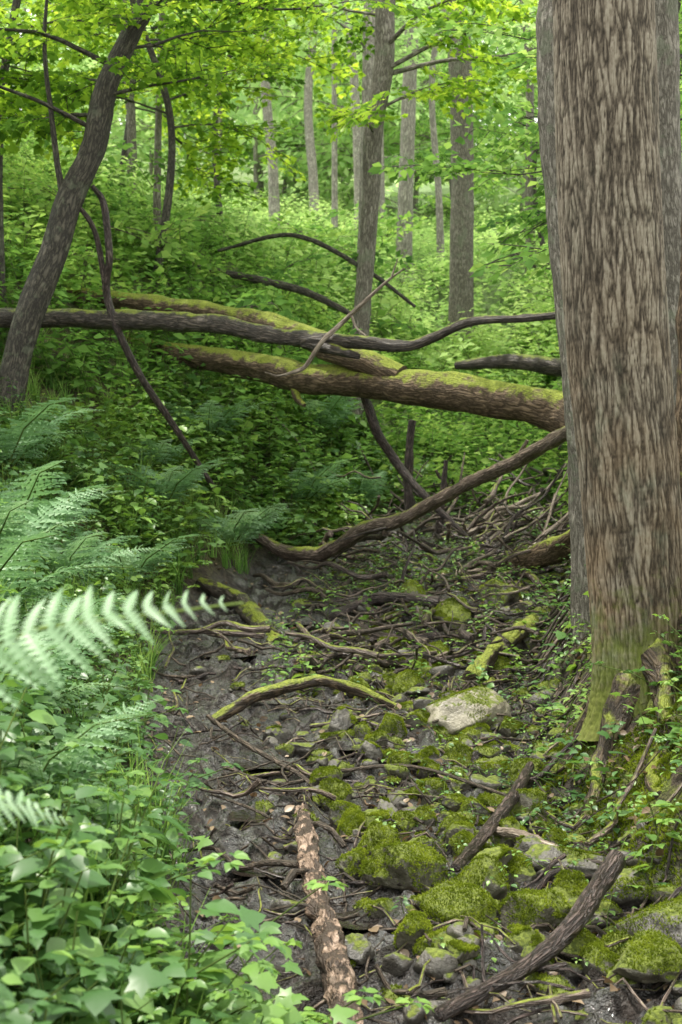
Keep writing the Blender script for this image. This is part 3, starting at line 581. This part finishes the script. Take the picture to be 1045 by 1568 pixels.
for i in range(900):
    y0 = 4+9.5*rng.random()**1.1; lo, hi = np.interp(y0, YE, XL), np.interp(y0, YE, XR); u = rng.random()**.45; x0 = lo+.2+(hi-lo)*u
    s = rng.uniform(.012, .045)*(1+.05*y0); g = (rng.random() < .5)
    rock('', x0, y0, s*rng.uniform(.8, 1.5), s, s*rng.uniform(.5, .9), None, i+100, .6 if g else 0, .3, JV, JF, mm_ if g else ms)
for i in range(90):
    y0 = rng.uniform(4.3, 11); lo, hi = np.interp(y0, YE, XL), np.interp(y0, YE, XR); x0 = lo+(hi-lo)*rng.uniform(.42, 1.02); s = rng.uniform(.035, .07)*(1+.03*y0)
    rock('', x0, y0, s*rng.uniform(.9, 1.4), s, s*rng.uniform(.7, 1.1), None, i+900, rng.uniform(.3, .95), .3, IV, IF, mm_)
ms.build('creek_stones', [M_stone, M_moss]); mm_.build('mossy_creek_stones', [M_rockmoss, M_moss])
# shallow puddles lying in the low spots of the mud
for (px, py, pr) in [(.36, 5.55, .20), (.60, 5.60, .13), (.10, 4.95, .16), (-.25, 5.6, .16), (-.45, 7.3, .2), (.05, 7.65, .16), (-.6, 8.7, .24), (-.2, 9.6, .28), (-.75, 9.9, .25), (-.35, 10.9, .28), (.5, 8.4, .14), (.3, 6.05, .12), (.95, 7.7, .12), (-.35, 6.4, .18)]:
    a = np.linspace(0, 2*PI, 40, endpoint=False); rr = pr*(1+.7*(vn(np.stack([np.cos(a)*1.5+px*9, np.sin(a)*1.5, a*0], 1), 3)-.5))
    gx = px+rng.uniform(-pr, pr, 300); gy = py+rng.uniform(-pr, pr, 300); lv = float(np.quantile(hfun(gx, gy), .55))
    m = MB(); v = np.stack([px+rr*np.cos(a), py+rr*np.sin(a)*.8, np.full(40, lv)], 1); v = np.vstack([v, [[px, py, lv]]]); j = np.arange(40)
    m.add(v, np.stack([j, np.roll(j, -1), np.full(40, 40)], 1), 0); m.build('puddle', [M_water])
# ------------------------------------------------------------------ undergrowth
def scatter(n, xr, yr, cond, pw=1.):
    y0 = yr[0]+(yr[1]-yr[0])*rng.random(n)**pw; x0 = xr(y0, rng.random(n)); tl, tr = masks(x0, y0); k = cond(x0, y0, tl, tr)
    x0, y0 = x0[k], y0[k]; return np.stack([x0, y0, hfun(x0, y0)], 1)
def tone(p, s=1.2): return np.clip((vn(p*s, 77)-.5)*1.6+.5+rng.normal(0, .15, len(p)), 0, 1)
m = MB()
p = scatter(5200, lambda y, u: np.interp(y, YE, XL)+.1-u*(1.0+.33*y), (1.7, 12), lambda x, y, a, b: (a > .10) & (rng.random(len(x)) < .3+a*1.6) & (np.hypot(x, y) > 1.9) & (x > -.45*y-.4) & ~((y > 11.2) & (x > -1.3)))
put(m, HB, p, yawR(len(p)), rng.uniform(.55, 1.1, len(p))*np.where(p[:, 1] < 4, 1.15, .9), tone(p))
p = scatter(110, lambda y, u: -.55+u*.5, (2.9, 3.9), lambda x, y, a, b: x < -.12)
put(m, [HB[4], HB[2], HB[1]], p, yawR(len(p)), rng.uniform(.8, 1.25, len(p)), tone(p)*.5+.5)
p = scatter(1100, lambda y, u: np.interp(y, YE, XL)+.2-u*1.8, (11, 17), lambda x, y, a, b: (a > -.01) & ~((y < 13.3) & (x > -1.25)))
put(m, [HB[1], HB[2], HB[4], HB[0]], p, yawR(len(p)), rng.uniform(.8, 1.3, len(p)), np.clip(tone(p)*.6+.5, 0, 1))  # brighter leaf tones paint in the sunlit patch on this bank
m.build('left_bank_undergrowth', [M_herb, M_stem])
m = MB()
p = scatter(1500, lambda y, u: np.interp(y, YE, XL)+.05-u*(1.0+.25*y), (3.2, 16), lambda x, y, a, b: (a > .05) & (vn(xyz(x*1.1, y*1.1), 55) > .42))
for k in range(3):
    w = np.arange(len(p)) % 3 == k; m.inst(GR[k], p[w], yawR(w.sum()), rng.uniform(.22, .5, w.sum()), None, 0)
m.build('grass', [M_mid])
m = MB()
p = scatter(3200, lambda y, u: np.interp(y, YE, XR)-.1+u*2.2, (3.2, 13), lambda x, y, a, b: (b > .0) & (rng.random(len(x)) < .2+b*.9) & (np.hypot(x-1.45, y-6.8) > .3))
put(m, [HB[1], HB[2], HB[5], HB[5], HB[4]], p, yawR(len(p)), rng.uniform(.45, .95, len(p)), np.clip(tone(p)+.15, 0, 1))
m.build('right_bank_undergrowth', [M_herb, M_stem])
m = MB()
p = scatter(720, lambda y, u: np.interp(y, YE, XL)+.7+u*2.1, (8.5, 17), lambda x, y, a, b: (a+b < .3) & (rng.random(len(x)) < np.clip((y-7.5)/6, 0, 1)))
put(m, [HB[5], HB[1]], p, yawR(len(p)), rng.uniform(.5, 1.0, len(p)), tone(p)*.5+.5)
p = scatter(180, lambda y, u: .2+u*.9, (4.5, 9), lambda x, y, a, b: (a+b < .3))
put(m, [HB[5]], p, yawR(len(p)), rng.uniform(.4, .8, len(p)), tone(p))
m.build('creek_seedlings', [M_herb, M_stem])
m = MB()
p = scatter(4800, lambda y, u: (u-.5)*.75*y, (13, 24), lambda x, y, a, b: (a+b > .15) | (y > 15.5))
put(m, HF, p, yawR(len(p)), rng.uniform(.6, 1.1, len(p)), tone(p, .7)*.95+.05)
m.build('hillside_undergrowth', [M_mid, M_twig])
m = MB()
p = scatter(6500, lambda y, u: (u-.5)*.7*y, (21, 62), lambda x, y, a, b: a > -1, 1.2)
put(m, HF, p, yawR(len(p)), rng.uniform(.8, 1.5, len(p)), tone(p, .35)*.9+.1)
m.build('hillside_undergrowth', [M_farlow_haze, M_twig])
m = MB()
p = scatter(300, lambda y, u: (u-.5)*.7*y, (15, 34), lambda x, y, a, b: (a+b > .5) & (vn(xyz(x*.5, y*.5), 5) > .45))
p[:, 2] += rng.uniform(.1, .8, len(p)); a = rng.uniform(0, 2*PI, len(p))
put(m, SP_F, p, frames(np.stack([np.cos(a), np.sin(a), rng.uniform(0, .8, len(p))], 1), np.array([0, 0, 1.])+rng.normal(0, .3, (len(p), 3))), rng.uniform(.7, 1.3, len(p)), tone(p, .4))
m.build('shrub_thicket', [M_mid, M_twig])
m = MB()
p = scatter(3800, lambda y, u: np.interp(y, YE, XL)-.4+u*3.2, (3.6, 13), lambda x, y, a, b: (rng.random(len(x)) < .3+.7*(x > .1)))
p[:, 2] += .008
m.inst(OV, p, yawR(len(p), .45), rng.uniform(.025, .06, len(p)), None, 0)
m.build('leaf_litter', [M_dead])
m = MB(); n = 40000
x0 = rng.uniform(.92, 2.1, n); y0 = rng.uniform(4.6, 7.4, n); tl, tr = masks(x0, y0); k = (tr > .0) & (fbm(xyz(x0*3.2, y0*3.2), 3, 61) > .38) & (np.hypot(x0-1.45, y0-6.8) > .24); x0, y0 = x0[k], y0[k]
p = np.stack([x0, y0, hfun(x0, y0)+.002], 1); nd = np.array([-.5, -.2, 1.])+rng.normal(0, .35, (len(p), 3))
m.inst(TUFT, p, frames(nrm(np.cross(nd, rng.normal(0, 1, (len(p), 3)))), nd), rng.uniform(.008, .018, len(p)), np.clip((fbm(p*14, 2, 6)-.5)*2.2+.45, 0, 1), 0)
m.build('moss_carpet', [M_moss])
# ferns
def fern(x, y, n, L, seed, base=.6):
    g = np.random.default_rng(seed); m = MB(); z = H(x, y)+.1; a = np.linspace(0, 2*PI, n, endpoint=False)+g.normal(0, .2, n)
    d = np.stack([np.cos(a), np.sin(a), g.uniform(base, base+.5, n)], 1)
    put(m, FR, np.repeat([[x, y, z]], n, 0)+g.normal(0, .02, (n, 3)), frames(d, np.array([[0, 0, 1.]]*n)+g.normal(0, .12, (n, 3))), L*g.uniform(.75, 1.1, n))
    m.build('fern', [M_fern, M_stem])
for i, (a, b, n, L) in enumerate([(-1.65, 6.6, 9, .9), (-1.95, 8.0, 9, 1.05), (-1.2, 5.2, 8, .7), (-2.1, 9.4, 9, 1.05), (-1.6, 10.5, 8, .9), (-.95, 12.6, 9, .9), (-.4, 14.3, 8, .9), (-1.3, 14.0, 8, .9), (-2.4, 7.3, 8, 1.0), (-.2, 16, 8, 1.0), (-1.5, 12.2, 8, .9), (-2.5, 10.6, 8, 1.0), (-.9, 3.9, 7, .55), (-1.5, 7.4, 8, .8), (-1.75, 9.0, 8, .8), (-1.7, 12.9, 7, .6), (.2, 15.2, 8, .8)]):
    fern(a, b, n, L, i+3)
m = MB(); bx, by = -.95, 1.95; bz = H(bx, by)
cz = max(bz+.12, 1.14)
dirs = np.array([(1, .02, .60), (.9, .5, .1), (.3, 1, .5), (-.5, .8, .7)])
tube(m, [(bx, by, bz-.05), (bx, by, cz)], [.03, .02], 8, .03, 1)
for j, (d, L) in enumerate(zip(dirs, [.98, .7, .7, .7])):
    for q in (0, 1): m.inst(FRB[j % 3][q], np.array([[bx, by, cz]]), frames(d[None], np.array([[0, -.75, 1.]])), L, np.array([.9]), q)
m.build('fern', [M_fern, M_stem])
# ------------------------------------------------------------------ light
w = bpy.data.worlds.new('World'); bpy.context.scene.world = w; w.use_nodes = True
nt = w.node_tree; bg = nt.nodes['Background']; sky = nt.nodes.new('ShaderNodeTexSky'); sky.sky_type = 'NISHITA'; sky.sun_disc = False
s = Vector((-.22, .10, 1.0)).normalized()
sky.sun_elevation = math.asin(s.z); sky.sun_rotation = math.atan2(s.x, s.y) % (2*PI)
sky.air_density = 1.0; sky.dust_density = 3; sky.ozone_density = .5
# white cloud veil over the blue, made extra bright to lift the light level
mx = nt.nodes.new('ShaderNodeMix'); mx.data_type = 'RGBA'; mx.inputs[0].default_value = .7; mx.inputs[7].default_value = (23, 23.2, 21.5, 1)
nt.links.new(sky.outputs[0], mx.inputs[6]); nt.links.new(mx.outputs[2], bg.inputs[0]); bg.inputs[1].default_value = .15
sl = bpy.data.lights.new('sun', 'SUN'); sl.energy = 5; sl.angle = math.radians(1.0); sl.color = (1, .95, .84)
so = bpy.data.objects.new('sun', sl); so.rotation_euler = s.to_track_quat('Z', 'Y').to_euler(); so.location = (0, 0, 30); bpy.context.scene.collection.objects.link(so)
# ------------------------------------------------------------------ camera
cd = bpy.data.cameras.new('camera'); cd.sensor_fit = 'VERTICAL'; cd.sensor_height = 36; cd.lens = 50; cd.clip_end = 500; cd.clip_start = .05
cd.dof.use_dof = True; cd.dof.focus_distance = 6.5; cd.dof.aperture_fstop = 5.6
co = bpy.data.objects.new('camera', cd); co.location = (0, 0, 1.6); co.rotation_euler = (PI/2, 0, 0); bpy.context.scene.collection.objects.link(co)
sc = bpy.context.scene; sc.camera = co
sc.view_settings.view_transform = 'Standard'; sc.view_settings.look = 'None'; sc.view_settings.exposure = 0
